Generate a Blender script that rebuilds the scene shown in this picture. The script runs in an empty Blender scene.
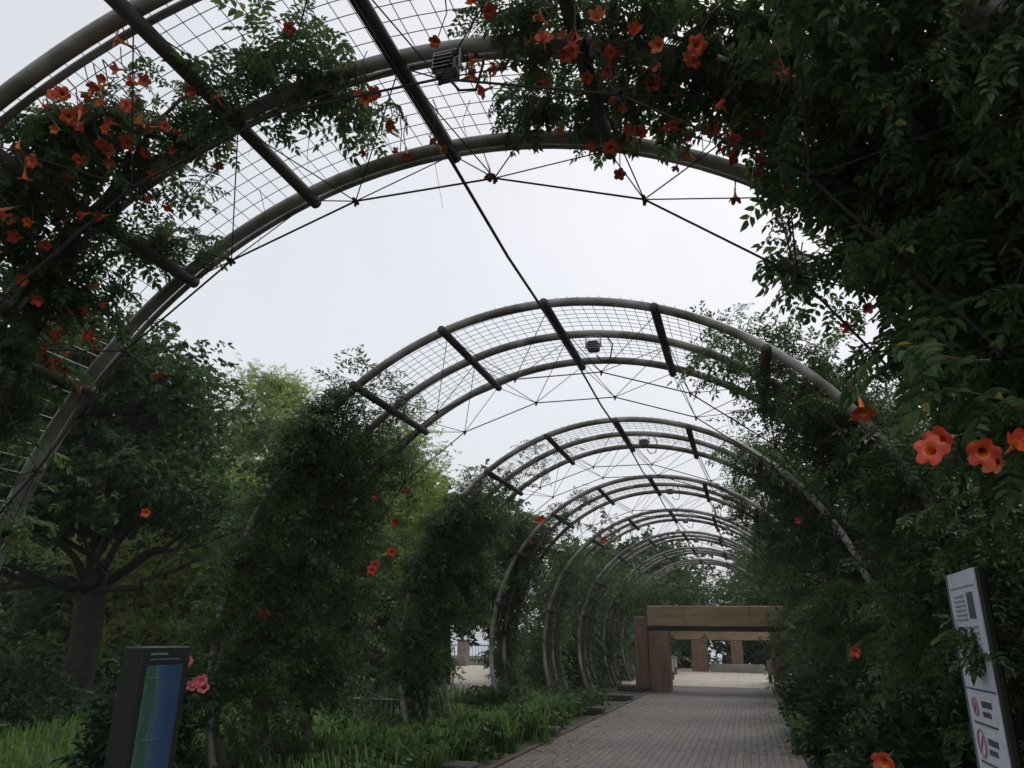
import bpy, math, random
import numpy as np
random.seed(7); rng = np.random.default_rng(7)
PI = math.pi; RAD = math.radians
scene = bpy.context.scene
COL = scene.collection
EYE = 1.6

# ------------------------------------------------------------------ camera
CAM = np.array([[0.9564467, -0.27977227, 0.08328976],
                [0.29160357, 0.90272699, -0.31630894],
                [0.01330656, 0.32682023, 0.94499284]])     # columns: right, forward, up
FPX = 733.0
CX, CZ, R = -1.634, EYE - 0.189, 3.292      # the arches are circles cut off by the ground
cam = bpy.data.cameras.new('camera'); camo = bpy.data.objects.new('camera', cam); COL.objects.link(camo)
cam.sensor_width = 36.0; cam.lens = 36.0 * FPX / 1024.0; cam.clip_end = 6000; cam.clip_start = .05
from mathutils import Matrix, Vector
r_, f_, u_ = CAM[:, 0], CAM[:, 1], CAM[:, 2]
camo.matrix_world = Matrix(((r_[0], u_[0], -f_[0], 0), (r_[1], u_[1], -f_[1], 0), (r_[2], u_[2], -f_[2], EYE), (0, 0, 0, 1)))
scene.camera = camo

def ray(px, py): return CAM @ np.array([px - 512.0, FPX, 384.0 - py])
def at_y(px, py, y):
    d = ray(px, py); return d * (y / d[1]) + np.array([0, 0, EYE])
def on_vault(px, py, r):
    """point where the sight line through a pixel of the photo meets the arch vault of radius r"""
    d = ray(px, py); o = np.array([-CX, 0, EYE - CZ])
    a = d[0]**2 + d[2]**2; b = 2 * (o[0]*d[0] + o[2]*d[2]); c = o[0]**2 + o[2]**2 - r*r
    t = (-b + math.sqrt(b*b - 4*a*c)) / (2*a)
    return d * t + np.array([0, 0, EYE])
def vault(deg, y, r=R):
    a = RAD(deg); return np.array([CX + r*math.cos(a), y, CZ + r*math.sin(a)])

# ------------------------------------------------------------------ materials
def new_mat(name):
    m = bpy.data.materials.new(name); m.use_nodes = True
    nt = m.node_tree; return m, nt, nt.nodes['Principled BSDF']
def noise_ramp(nt, scale, c0, c1, p0=.35, p1=.65, detail=5, coord='Object', vec=None):
    tc = nt.nodes.new('ShaderNodeTexCoord'); n = nt.nodes.new('ShaderNodeTexNoise')
    n.inputs['Scale'].default_value = scale; n.inputs['Detail'].default_value = detail
    nt.links.new(vec or tc.outputs[coord], n.inputs['Vector'])
    r = nt.nodes.new('ShaderNodeValToRGB'); nt.links.new(n.outputs['Fac'], r.inputs['Fac'])
    r.color_ramp.elements[0].position = p0; r.color_ramp.elements[1].position = p1
    r.color_ramp.elements[0].color = (*c0, 1); r.color_ramp.elements[1].color = (*c1, 1)
    return r, n
def bump(nt, p, height, strength=.3, dist=.02):
    b = nt.nodes.new('ShaderNodeBump'); b.inputs['Strength'].default_value = strength; b.inputs['Distance'].default_value = dist
    nt.links.new(height, b.inputs['Height']); nt.links.new(b.outputs['Normal'], p.inputs['Normal'])
def mat_noise(name, c0, c1, scale=6, rough=.6, metal=0, b=.2, bscale=None, bd=.01):
    m, nt, p = new_mat(name)
    r, n = noise_ramp(nt, scale, c0, c1); nt.links.new(r.outputs['Color'], p.inputs['Base Color'])
    p.inputs['Roughness'].default_value = rough; p.inputs['Metallic'].default_value = metal
    if b:
        _, n2 = noise_ramp(nt, bscale or scale*6, (0,0,0), (1,1,1)); bump(nt, p, n2.outputs['Fac'], b, bd)
    return m
def mat_flat(name, c, rough=.5, metal=0):
    return mat_noise(name, tuple(x*.9 for x in c), tuple(min(1, x*1.08) for x in c), 25, rough, metal, 0)
def mat_leaf(name, dark, mid, light, rough=.45, trans=.3):
    m, nt, p = new_mat(name)
    g = nt.nodes.new('ShaderNodeNewGeometry'); r = nt.nodes.new('ShaderNodeValToRGB')
    nt.links.new(g.outputs['Random Per Island'], r.inputs['Fac'])
    e = r.color_ramp.elements; e[0].color = (*dark, 1); e[1].color = (*light, 1); e[0].position = 0; e[1].position = 1
    x = e.new(.55); x.color = (*mid, 1)
    x = e.new(.975); x.color = (*light, 1); e[-1].color = (light[0]*2.2, light[1]*1.25, light[2]*.8, 1)
    tc = nt.nodes.new('ShaderNodeTexCoord'); nz = nt.nodes.new('ShaderNodeTexNoise'); nz.inputs['Scale'].default_value = .9
    nt.links.new(tc.outputs['Object'], nz.inputs['Vector'])
    mr = nt.nodes.new('ShaderNodeMapRange'); mr.inputs['From Min'].default_value = .3; mr.inputs['From Max'].default_value = .7
    mr.inputs['To Min'].default_value = .75; mr.inputs['To Max'].default_value = 1.25
    nt.links.new(nz.outputs['Fac'], mr.inputs['Value'])
    hs = nt.nodes.new('ShaderNodeHueSaturation'); nt.links.new(r.outputs['Color'], hs.inputs['Color']); nt.links.new(mr.outputs[0], hs.inputs['Value'])
    nt.links.new(hs.outputs[0], p.inputs['Base Color']); p.inputs['Roughness'].default_value = rough
    p.inputs['Specular IOR Level'].default_value = .28
    t = nt.nodes.new('ShaderNodeBsdfTranslucent')
    hs2 = nt.nodes.new('ShaderNodeHueSaturation'); hs2.inputs['Value'].default_value = 1.5; hs2.inputs['Hue'].default_value = .485
    nt.links.new(hs.outputs[0], hs2.inputs['Color']); nt.links.new(hs2.outputs[0], t.inputs['Color'])
    mx = nt.nodes.new('ShaderNodeMixShader'); mx.inputs[0].default_value = trans
    nt.links.new(p.outputs[0], mx.inputs[1]); nt.links.new(t.outputs[0], mx.inputs[2])
    nt.links.new(mx.outputs[0], nt.nodes['Material Output'].inputs['Surface'])
    return m

M = {}
M['hoop'] = mat_noise('galvanised_steel', (.34,.34,.32), (.12,.11,.085), 3.0, .5, .2, .15, 60, .002)
nt_=M['hoop'].node_tree; p_=nt_.nodes['Principled BSDF']; base_=p_.inputs['Base Color'].links[0].from_socket
rr_,_=noise_ramp(nt_,2.3,(0,0,0),(1,1,1),.56,.72,8); mx_=nt_.nodes.new('ShaderNodeMix'); mx_.data_type='RGBA'
nt_.links.new(rr_.outputs['Color'],mx_.inputs['Factor']); nt_.links.new(base_,mx_.inputs['A']); mx_.inputs['B'].default_value=(.09,.06,.038,1); nt_.links.new(mx_.outputs['Result'],p_.inputs['Base Color'])
M['purlin'] = mat_noise('dark_steel', (.05,.042,.034), (.025,.022,.02), 5, .65, .1, .2, 60, .002)
M['wire'] = mat_flat('wire', (.16,.16,.15), .5, .4)
M['rod'] = mat_flat('rod', (.02,.019,.018), .9, 0)
M['lampgrey'] = mat_noise('lamp_housing', (.36,.365,.37), (.24,.245,.25), 9, .45, .3, 0)
M['lampdark'] = mat_flat('lamp_glass', (.03,.03,.035), .12)
M['bark'] = mat_noise('bark', (.045,.036,.028), (.02,.017,.014), 7, .95, 0, 1.0, 14, .05)
M['stem'] = mat_noise('vine_stem', (.13,.10,.07), (.05,.045,.03), 12, .85, 0, .4, 40, .005)
M['vine'] = mat_leaf('vine_leaf', (.033,.066,.024), (.055,.10,.034), (.09,.145,.05), .5, .38)
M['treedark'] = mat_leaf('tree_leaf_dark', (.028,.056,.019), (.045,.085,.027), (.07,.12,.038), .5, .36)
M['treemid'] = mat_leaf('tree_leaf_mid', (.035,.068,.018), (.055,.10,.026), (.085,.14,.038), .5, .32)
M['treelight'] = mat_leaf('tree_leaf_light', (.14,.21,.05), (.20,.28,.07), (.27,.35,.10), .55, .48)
M['lily'] = mat_leaf('lily_leaf', (.045,.10,.02), (.075,.155,.03), (.115,.21,.045), .5, .42)
M['shrub'] = mat_leaf('shrub_leaf', (.02,.045,.02), (.032,.07,.028), (.055,.10,.045), .4, .22)
M['petal'] = mat_noise('petal', (.62,.075,.025), (.42,.042,.02), 40, .5, 0, 0)
M['throat'] = mat_noise('throat', (.75,.20,.04), (.62,.12,.03), 40, .5, 0, 0)
M['petal_old'] = mat_noise('petal_faded', (.55,.16,.05), (.36,.10,.035), 40, .6, 0, 0)
M['calyx'] = mat_noise('calyx', (.16,.12,.04), (.10,.13,.04), 30, .5, 0, 0)
M['pink'] = mat_noise('pink_petal', (.62,.14,.14), (.45,.08,.10), 30, .5, 0, 0)
M['stone'] = mat_noise('kerb_granite', (.07,.066,.06), (.035,.033,.03), 14, .85, 0, .5, 60, .01)
def grain(name,c0,c1,sc):
    m=mat_noise(name,c0,c1,1.0,.85,0,.4,25,.01); nt=m.node_tree
    mp=nt.nodes.new('ShaderNodeMapping'); mp.inputs['Scale'].default_value=sc; tc=nt.nodes.new('ShaderNodeTexCoord'); nt.links.new(tc.outputs['Object'],mp.inputs['Vector'])
    for n in nt.nodes:
        if n.type=='TEX_NOISE': nt.links.new(mp.outputs[0],n.inputs['Vector'])
    return m
M['timber'] = grain('tan_beam', (.34,.235,.135), (.23,.16,.095), (1.2,3,6))
M['redpost'] = grain('red_brown_post', (.25,.15,.10), (.15,.095,.068), (6,6,.9))
M['palestone'] = mat_noise('pale_stone', (.32,.285,.23), (.22,.195,.165), 3, .85, 0, .3, 40, .01)
M['signdark'] = mat_flat('sign_frame', (.016,.017,.019), .4)
M['signside'] = mat_flat('sign_side', (.012,.011,.011), .6)
M['signwhite'] = mat_flat('sign_white', (.62,.66,.74), .35)
M['inkdark'] = mat_flat('ink_dark', (.08,.085,.11), .4)
M['inkgrey'] = mat_flat('ink_grey', (.30,.32,.38), .4)
M['inkred'] = mat_flat('ink_red', (.42,.17,.19), .4)
M['mapgreen'] = mat_noise('map_green', (.03,.09,.055), (.045,.12,.075), 9, .3, 0, 0)
M['mapblue'] = mat_noise('map_blue', (.03,.068,.14), (.042,.09,.175), 5, .3, 0, 0)
M['mappale'] = mat_flat('map_pale', (.13,.20,.22), .3)
M['iron'] = mat_flat('iron', (.03,.03,.032), .5, .4)
M['bluegrey'] = mat_flat('bluegrey', (.13,.16,.22), .5)
M['rust'] = mat_noise('brick_edge', (.075,.05,.04), (.05,.042,.036), 10, .85, 0, .4, 40, .01)

def map_mat():
    m,nt,p=new_mat('printed_map'); tc=nt.nodes.new('ShaderNodeTexCoord'); sx=nt.nodes.new('ShaderNodeSeparateXYZ'); nt.links.new(tc.outputs['Object'],sx.inputs[0])
    n=nt.nodes.new('ShaderNodeTexNoise'); n.inputs['Scale'].default_value=7; n.inputs['Detail'].default_value=6; nt.links.new(tc.outputs['Object'],n.inputs['Vector'])
    mr=nt.nodes.new('ShaderNodeMapRange'); mr.inputs['From Min'].default_value=4.27; mr.inputs['From Max'].default_value=4.63; nt.links.new(sx.outputs['Y'],mr.inputs['Value'])
    ad=nt.nodes.new('ShaderNodeMath'); ad.operation='MULTIPLY_ADD'; nt.links.new(n.outputs['Fac'],ad.inputs[0]); ad.inputs[1].default_value=.5; nt.links.new(mr.outputs[0],ad.inputs[2])
    r=nt.nodes.new('ShaderNodeValToRGB'); nt.links.new(ad.outputs[0],r.inputs[0]); e=r.color_ramp.elements
    e[0].position=.22; e[0].color=(.09,.15,.15,1); e[1].position=1.0; e[1].color=(.035,.075,.16,1)
    for ps,c in ((.36,(.04,.11,.075)),(.52,(.045,.12,.08)),(.60,(.08,.15,.18)),(.68,(.05,.11,.19)),(.85,(.035,.085,.175))):
        x=e.new(ps); x.color=(*c,1)
    nt.links.new(r.outputs[0],p.inputs['Base Color']); p.inputs['Roughness'].default_value=.25; return m
M['mapprint']=map_mat()
def paver_mat(name, a, b, mortar, bw, bh, patchy=.8):
    m, nt, p = new_mat(name)
    tc = nt.nodes.new('ShaderNodeTexCoord'); br = nt.nodes.new('ShaderNodeTexBrick')
    mp = nt.nodes.new('ShaderNodeMapping'); mp.inputs['Rotation'].default_value = (0,0,PI/2); nt.links.new(tc.outputs['Object'], mp.inputs['Vector']); nt.links.new(mp.outputs[0], br.inputs['Vector'])
    br.inputs['Color1'].default_value = (*a, 1); br.inputs['Color2'].default_value = (*b, 1); br.inputs['Mortar'].default_value = (*mortar, 1)
    br.inputs['Scale'].default_value = 1; br.inputs['Brick Width'].default_value = bw; br.inputs['Row Height'].default_value = bh
    br.inputs['Mortar Size'].default_value = .008; br.inputs['Bias'].default_value = 0
    r, n = noise_ramp(nt, .7, (patchy,)*3, (1.1,1.08,1.05), .3, .7, 6)
    r2, _ = noise_ramp(nt, 5, (.82,)*3, (1.1,)*3, .3, .7, 6)
    mm = nt.nodes.new('ShaderNodeMix'); mm.data_type = 'RGBA'; mm.blend_type = 'MULTIPLY'; mm.inputs['Factor'].default_value = 1
    nt.links.new(br.outputs['Color'], mm.inputs['A']); nt.links.new(r.outputs['Color'], mm.inputs['B'])
    m2 = nt.nodes.new('ShaderNodeMix'); m2.data_type = 'RGBA'; m2.blend_type = 'MULTIPLY'; m2.inputs['Factor'].default_value = 1
    nt.links.new(mm.outputs['Result'], m2.inputs['A']); nt.links.new(r2.outputs['Color'], m2.inputs['B'])
    nt.links.new(m2.outputs['Result'], p.inputs['Base Color']); p.inputs['Roughness'].default_value = .75
    inv = nt.nodes.new('ShaderNodeMath'); inv.operation = 'SUBTRACT'; inv.inputs[0].default_value = 1; nt.links.new(br.outputs['Fac'], inv.inputs[1])
    bump(nt, p, inv.outputs[0], .5, .006)
    return m
M['paver'] = paver_mat('brick_pavers', (.155,.136,.127), (.115,.103,.098), (.05,.045,.041), .21, .105)
M['plaza'] = paver_mat('plaza_paving', (.44,.40,.34), (.38,.345,.30), (.2,.18,.16), .6, .6, .9)
M['soil'] = mat_noise('soil_grass', (.035,.055,.02), (.05,.042,.028), 1.5, .95, 0, .6, 20, .03)
def water_mat():
    m, nt, p = new_mat('lake_water')
    p.inputs['Base Color'].default_value = (.20,.27,.30,1); p.inputs['Roughness'].default_value = .22
    _, n = noise_ramp(nt, .8, (0,0,0), (1,1,1)); bump(nt, p, n.outputs['Fac'], .3, .05)
    return m
M['water'] = water_mat()

# ------------------------------------------------------------------ mesh helpers
class MB:
    def __init__(s): s.v = []; s.f = []; s.m = []; s.n = 0
    def add(s, v, f, mi=0):
        v = np.asarray(v, float); f = [tuple(int(i)+s.n for i in q) for q in f]
        s.v.append(v); s.f += f; s.m += [mi]*len(f); s.n += len(v)
    def box(s, x0, x1, y0, y1, z0, z1, mi=0, bev=0.0):
        if bev <= 0:
            v = [(x,y,z) for x in (x0,x1) for y in (y0,y1) for z in (z0,z1)]
            s.add(v, [(0,1,3,2),(4,6,7,5),(0,4,5,1),(2,3,7,6),(0,2,6,4),(1,5,7,3)], mi); return
        b = bev; xs=(x0,x1); ys=(y0,y1); zs=(z0,z1); v=[]; idx={}
        sg=(1,-1)
        for i in (0,1):
            for j in (0,1):
                for k in (0,1):
                    for ax in range(3):
                        q=[xs[i]+sg[i]*b, ys[j]+sg[j]*b, zs[k]+sg[k]*b]; q[ax]=(xs[i],ys[j],zs[k])[ax]
                        idx[(i,j,k,ax)]=len(v); v.append(q)
        f=[]
        for ax in range(3):
            o=[a for a in range(3) if a!=ax]
            for e in (0,1):
                loop=[]
                for a,c in ((0,0),(1,0),(1,1),(0,1)):
                    t=[0,0,0]; t[ax]=e; t[o[0]]=a; t[o[1]]=c; loop.append(idx[(*t,ax)])
                f.append(loop)
            for a in (0,1):
                for c in (0,1):
                    t0=[0,0,0]; t0[o[0]]=a; t0[o[1]]=c; t1=t0[:]; t1[ax]=1
                    f.append([idx[(*t0,o[0])],idx[(*t1,o[0])],idx[(*t1,o[1])],idx[(*t0,o[1])]])
        for i in (0,1):
            for j in (0,1):
                for k in (0,1): f.append([idx[(i,j,k,0)],idx[(i,j,k,1)],idx[(i,j,k,2)]])
        s.add(v, f, mi)
    def tube(s, pts, rad, n=8, cap=True, mi=0):
        P = np.asarray(pts, float); L = len(P)
        r = np.full(L, rad) if np.isscalar(rad) else np.asarray(rad, float)
        T = np.gradient(P, axis=0); T /= np.linalg.norm(T, axis=1)[:, None] + 1e-12
        a = np.array([0,0,1.]) if abs(T[0][2]) < .9 else np.array([1.,0,0])
        U = np.zeros_like(P); u = a - T[0]*(a@T[0]); u /= np.linalg.norm(u); U[0] = u
        for i in range(1, L):
            u = u - T[i]*(u@T[i]); u /= np.linalg.norm(u) + 1e-12; U[i] = u
        W = np.cross(T, U); ang = np.arange(n)*2*PI/n
        V = P[:,None] + r[:,None,None]*(np.cos(ang)[None,:,None]*U[:,None] + np.sin(ang)[None,:,None]*W[:,None])
        f = []
        for i in range(L-1):
            for j in range(n):
                k = (j+1)%n; f.append((i*n+j, i*n+k, (i+1)*n+k, (i+1)*n+j))
        if cap: f.append(tuple(range(n))[::-1]); f.append(tuple((L-1)*n+j for j in range(n)))
        s.add(V.reshape(-1,3), f, mi)
    def build(s, name, mats, parent=None, smooth=False):
        me = bpy.data.meshes.new(name)
        V = np.concatenate(s.v) if s.v else np.zeros((0,3))
        me.from_pydata(V.tolist(), [], s.f)
        mats = mats if isinstance(mats, (list,tuple)) else [mats]
        for q in mats: me.materials.append(q)
        if len(mats) > 1: me.polygons.foreach_set('material_index', np.array(s.m, np.int32))
        if smooth: me.polygons.foreach_set('use_smooth', np.ones(len(me.polygons), bool))
        import bmesh
        bm = bmesh.new(); bm.from_mesh(me); bmesh.ops.recalc_face_normals(bm, faces=bm.faces); bm.to_mesh(me); bm.free()
        return link(name, me, parent)
def link(name, me, parent=None):
    o = bpy.data.objects.new(name, me); COL.objects.link(o)
    if parent:
        o.parent = parent; q = parent; wl = Vector((0,0,0))
        while q: wl += q.location; q = q.parent
        o.location = -wl
    return o
def tag(o, label=None, cat=None, group=None, kind=None):
    if label: o['label'] = label
    if cat: o['category'] = cat
    if group: o['group'] = group
    if kind: o['kind'] = kind
    return o
def thing(name, loc, label, cat, group=None):
    o = bpy.data.objects.new(name, None); o.location = [float(x) for x in loc]; o.empty_display_size = .2; COL.objects.link(o)
    return tag(o, label, cat, group)
def leaf_mesh(name, chunks, mat, parent=None):
    """chunks: list of (verts (n,nv,3), faces (nf,4) per template)"""
    V=[];F=[];n=0
    for v, f in chunks:
        if len(v)==0: continue
        k, nv = v.shape[:2]
        V.append(v.reshape(-1,3)); F.append((f[None]+ (np.arange(k)*nv)[:,None,None]).reshape(-1,4)+n); n += k*nv
    V=np.concatenate(V).astype(np.float32); F=np.concatenate(F).astype(np.int32)
    me=bpy.data.meshes.new(name); me.vertices.add(len(V)); me.vertices.foreach_set('co', V.ravel())
    me.loops.add(F.size); me.loops.foreach_set('vertex_index', F.ravel())
    me.polygons.add(len(F)); me.polygons.foreach_set('loop_start', np.arange(0,F.size,4,dtype=np.int32))
    me.materials.append(mat); me.update(calc_edges=True); me.validate()
    return link(name, me, parent)

# ---- leaf templates: axis +Y, normal +Z
def leaflet(o, ang, L, W, fold=.25, droop=.2):
    """6-corner pointed leaflet as two quads folded along the midrib"""
    c, s = math.cos(ang), math.sin(ang)
    pts = [(0,0,0),(W*.5,L*.3,W*fold),(W*.42,L*.66,W*fold*.8-droop*L*.3),(0,L,-droop*L),(-W*.42,L*.66,W*fold*.8-droop*L*.3),(-W*.5,L*.3,W*fold)]
    return [(o[0]+x*c-y*s, o[1]+x*s+y*c, o[2]+z) for x,y,z in pts]
def simple_leaflet(o, ang, L, W, droop=.2):
    c, s = math.cos(ang), math.sin(ang)
    pts = [(0,0,0),(W*.5,L*.45,W*.15),(0,L,-droop*L),(-W*.5,L*.45,W*.15)]
    return [(o[0]+x*c-y*s, o[1]+x*s+y*c, o[2]+z) for x,y,z in pts]
def pinnate(pairs, lod, rs):
    v=[]; f=[]
    def put(o,a,L,W):
        n=len(v)
        if lod==0: v.extend(leaflet(o,a,L,W,.25,rs.uniform(.1,.45))); f.extend([(n,n+1,n+2,n+3),(n,n+3,n+4,n+5)])
        else: v.extend(simple_leaflet(o,a,L,W,rs.uniform(.1,.4))); f.append((n,n+1,n+2,n+3))
    for i in range(pairs):
        t=.18+.7*i/max(1,pairs-1); z=-.18*t*t
        for sd in (-1,1):
            L=.34*(1-.25*abs(t-.5))*rs.uniform(.85,1.15)
            put((0,t+rs.uniform(-.03,.03),z), sd*-rs.uniform(.85,1.25), L, L*rs.uniform(.42,.52))
    put((0,.95,-.2), rs.uniform(-.2,.2), .36, .18)
    # midrib as a thin quad
    n=len(v); v.extend([(-.008,0,0),(.008,0,0),(.006,.95,-.2),(-.006,.95,-.2)]); f.append((n,n+1,n+2,n+3))
    return np.array(v), np.array(f)
def spray(nl, L, W, lod, rs, flat=.6):
    """a twig tip with nl simple leaves round it"""
    v=[]; f=[]
    for i in range(nl):
        t=rs.uniform(.05,1); a=rs.uniform(-1.3,1.3)
        n=len(v); o=(rs.uniform(-.12,.12), t, rs.uniform(-.2,.2)*flat)
        l=L*rs.uniform(.7,1.25)
        q = leaflet(o,a,l,l*W,.25,rs.uniform(0,.5)) if lod==0 else simple_leaflet(o,a,l,l*W,rs.uniform(0,.5))
        roll=rs.uniform(-.9,.9); cr,sr=math.cos(roll),math.sin(roll)
        q=[(o[0]+(x-o[0])*cr-(z-o[2])*sr, y, o[2]+(x-o[0])*sr+(z-o[2])*cr) for x,y,z in q]
        v.extend(q)
        if lod==0: f.extend([(n,n+1,n+2,n+3),(n,n+3,n+4,n+5)])
        else: f.append((n,n+1,n+2,n+3))
    return np.array(v), np.array(f)
rs=random.Random(3)
T_VINE=[[pinnate(4,0,rs) for _ in range(4)], [pinnate(3,1,rs) for _ in range(4)], [pinnate(2,1,rs) for _ in range(3)]]
T_BROAD=[spray(10,.42,.5,0,rs) for _ in range(4)]
T_BROADL=[spray(10,.42,.55,1,rs) for _ in range(4)]
T_FINE=[spray(16,.36,.26,1,rs,.3) for _ in range(4)]
def frames(ax, up):
    ax=ax/(np.linalg.norm(ax,axis=1)[:,None]+1e-9); n=up-ax*np.sum(ax*up,1)[:,None]; n/=np.linalg.norm(n,axis=1)[:,None]+1e-9
    return np.stack([np.cross(ax,n),ax,n],2)    # columns x,y,z
def scatter(temps, pos, ax, up, sc):
    F=frames(ax,up); k=rng.integers(0,len(temps),len(pos)); out=[]
    for i,(v,f) in enumerate(temps):
        s=k==i
        if s.any():
            out.append((pos[s][:,None]+sc[s][:,None,None]*np.einsum('nij,vj->nvi',F[s],v), f))
    return out

# ------------------------------------------------------------------ world, light
w = bpy.data.worlds.new('World'); scene.world = w; w.use_nodes = True
nt = w.node_tree; bg = nt.nodes['Background']
sky = nt.nodes.new('ShaderNodeTexSky'); sky.sky_type = 'NISHITA'; sky.sun_disc = False
SUN_EL, SUN_AZ = 58, 20      # azimuth clockwise from +Y (the walk runs along +Y)
sky.sun_elevation = RAD(SUN_EL); sky.sun_rotation = RAD(SUN_AZ); sky.dust_density = 6; sky.air_density = 1.2; sky.ozone_density = 1
mixn = nt.nodes.new('ShaderNodeMix'); mixn.data_type = 'RGBA'; mixn.inputs['Factor'].default_value = .80
nt.links.new(sky.outputs[0], mixn.inputs['A']); mixn.inputs['B'].default_value = (9.0, 9.2, 9.65, 1)
tcw = nt.nodes.new('ShaderNodeTexCoord'); nzw = nt.nodes.new('ShaderNodeTexNoise'); nzw.inputs['Scale'].default_value = 1.6; nzw.inputs['Detail'].default_value = 4
nt.links.new(tcw.outputs['Generated'], nzw.inputs['Vector'])
mrw = nt.nodes.new('ShaderNodeMapRange'); mrw.inputs['From Min'].default_value = .3; mrw.inputs['From Max'].default_value = .7; mrw.inputs['To Min'].default_value = .92; mrw.inputs['To Max'].default_value = 1.06
nt.links.new(nzw.outputs['Fac'], mrw.inputs['Value'])      # soft cloud tone
cl = nt.nodes.new('ShaderNodeVectorMath'); cl.operation = 'SCALE'; nt.links.new(mixn.outputs['Result'], cl.inputs[0]); nt.links.new(mrw.outputs[0], cl.inputs['Scale'])
nt.links.new(cl.outputs[0], bg.inputs['Color']); bg.inputs['Strength'].default_value = .1
sl = bpy.data.lights.new('sun', 'SUN'); sl.energy = 1.2; sl.angle = RAD(25); sl.color = (1,.97,.93)
so = bpy.data.objects.new('sun', sl); COL.objects.link(so)
az = RAD(SUN_AZ); el = RAD(SUN_EL)
sdir = Vector((math.sin(az)*math.cos(el), math.cos(az)*math.cos(el), math.sin(el)))
so.rotation_euler = sdir.to_track_quat('Z','Y').to_euler(); so.location = (0,0,30)
scene.view_settings.view_transform = 'Standard'; scene.view_settings.look = 'None'; scene.view_settings.exposure = 0; scene.view_settings.gamma = 1
scene.cycles.max_bounces = 5; scene.cycles.diffuse_bounces = 3; scene.cycles.glossy_bounces = 2; scene.cycles.transmission_bounces = 3; scene.cycles.transparent_max_bounces = 4
scene.cycles.use_denoising = True

# ------------------------------------------------------------------ setting: ground, walk, plaza, water
def sheet(name, pts, z, mat):
    b = MB(); b.add([(x,y,z) for x,y in pts], [tuple(range(len(pts)))]); o = b.build(name, mat); tag(o, kind='structure'); return o
sheet('ground', [(-1500,-200),(1500,-200),(1500,2500),(-1500,2500)], 0, M['soil'])
sheet('path', [(-3.38,-6),(.62,-6),(.62,29.5),(-3.1,29.5)], .006, M['paver'])
sheet('plaza', [(-6,29.5),(8,29.5),(9,62),(-9,62)], .010, M['plaza'])
sheet('side_path', [(-8.7,18.6),(-6.0,18.6),(-13.2,44),(-20,44)], .008, M['plaza'])
sheet('water', [(-1400,66),(1400,66),(1400,2400),(-1400,2400)], .012, M['water'])
b=MB()
for s_ in range(24):
    y=-5+s_*1.44; xl=-3.38+.28*(y+6)/35.5
    b.box(xl-.10,xl-.005,y,y+1.43,-.05,.03,0,.008)
tag(b.build('kerb_left',M['rust']),kind='structure')
b=MB()
for s_ in range(24):
    y=-5+s_*1.44; b.box(.625,.74,y,y+1.43,-.05,.09,0,.01)
tag(b.build('kerb_right',M['stone']),kind='structure')

# ------------------------------------------------------------------ arches
PITCH=4.19; Y0=2.16; HW=.825
PURL=[52-18.8*2+18.8*i for i in range(0,7)]      # degrees round the hoop: 14.4 ... 127.2
PURL=[14.4+18.83*i for i in range(9)]
TH0,TH1=-25.4,205.4
ORD=['nearest','second','third','fourth','fifth','sixth','seventh','eighth']
def make_arch():
    t=thing('pergola_arch',(CX,Y0,0),'x','arch','steel arches over the walk')
    th=np.radians(np.linspace(TH0,TH1,97))
    def ring(y,r): return np.stack([CX+r*np.cos(th), np.full_like(th,y), CZ+r*np.sin(th)],1)
    for i in range(3):
        b=MB(); y=Y0+HW*i
        b.tube(ring(y,R),.043,12)
        h=b.build('hoop',M['hoop'],t,True)
        b2=MB(); b2.tube(ring(y+.088,R+.0),.021,8); b2.build('companion_tube',M['hoop'],h,True)
    for a in PURL:
        b=MB(); b.tube([vault(a,Y0-.16,R-.055),vault(a,Y0+2*HW+.06,R-.055)],.042,10)
        p=b.build('purlin',M['purlin'],t,True)
    for bay in range(2):
        ya,yb=Y0+HW*bay,Y0+HW*(bay+1)
        b=MB(); r=R+.06
        n=int((TH1-TH0)*PI/180*r/.105)
        for i in range(n+1):
            a=TH0+(TH1-TH0)*i/n
            b.tube([vault(a,ya,r),vault(a,yb,r)],.0032,3,False)
        for j in range(1,8):
            y=ya+(yb-ya)*j/8
            tt=np.radians(np.linspace(TH0,TH1,73))
            b.tube(np.stack([CX+(r-.005)*np.cos(tt),np.full_like(tt,y),CZ+(r-.005)*np.sin(tt)],1),.0032,3,False)
        b.build('wire_mesh',M['wire'],t)
        ym=(ya+yb)/2; nodes=[vault(a+9.41,ym,2.72) for a in PURL[:-1]]
        b=MB()
        b.tube([vault(PURL[0]-9,ym,R-.1)]+nodes+[vault(PURL[-1]+9,ym,R-.1)],.0065,6)
        tie=b.build('tie_rod',M['rod'],t)
        b=MB()
        for i,q in enumerate(nodes):
            g=MB()
            for a in (PURL[i],PURL[i+1]):
                for y in (ya,yb): b.tube([q,vault(a,y,R-.07)],.004,5)
            g.tube([q+np.array([0,-.03,0]),q+np.array([0,.03,0])],.011,8)
            g.tube([q+np.array([0,0,-.035]),q+np.array([0,0,.015])],.009,6); g.build('rod_connector',M['rod'],tie)
        b.build('bracing_rods',M['rod'],t)
    return t
def copy_tree(o,parent=None,keep=lambda c:True):
    c=o.copy(); COL.objects.link(c)
    if parent: c.parent=parent
    for ch in o.children:
        if keep(ch): copy_tree(ch,c,keep)
    return c
arch0=make_arch(); arches=[arch0]
for k in range(1,8):
    c=copy_tree(arch0,None,lambda ch: not ch.name.startswith('companion_tube')); c.location.y=Y0+PITCH*k; arches.append(c)
desc=['mesh overhead full of orange flowers','crown clear against the sky','leafy sides and bare crown','thin in the middle distance','white foot at the path edge','small, just before the gate','just behind the gate lintel','farthest and smallest']
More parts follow.
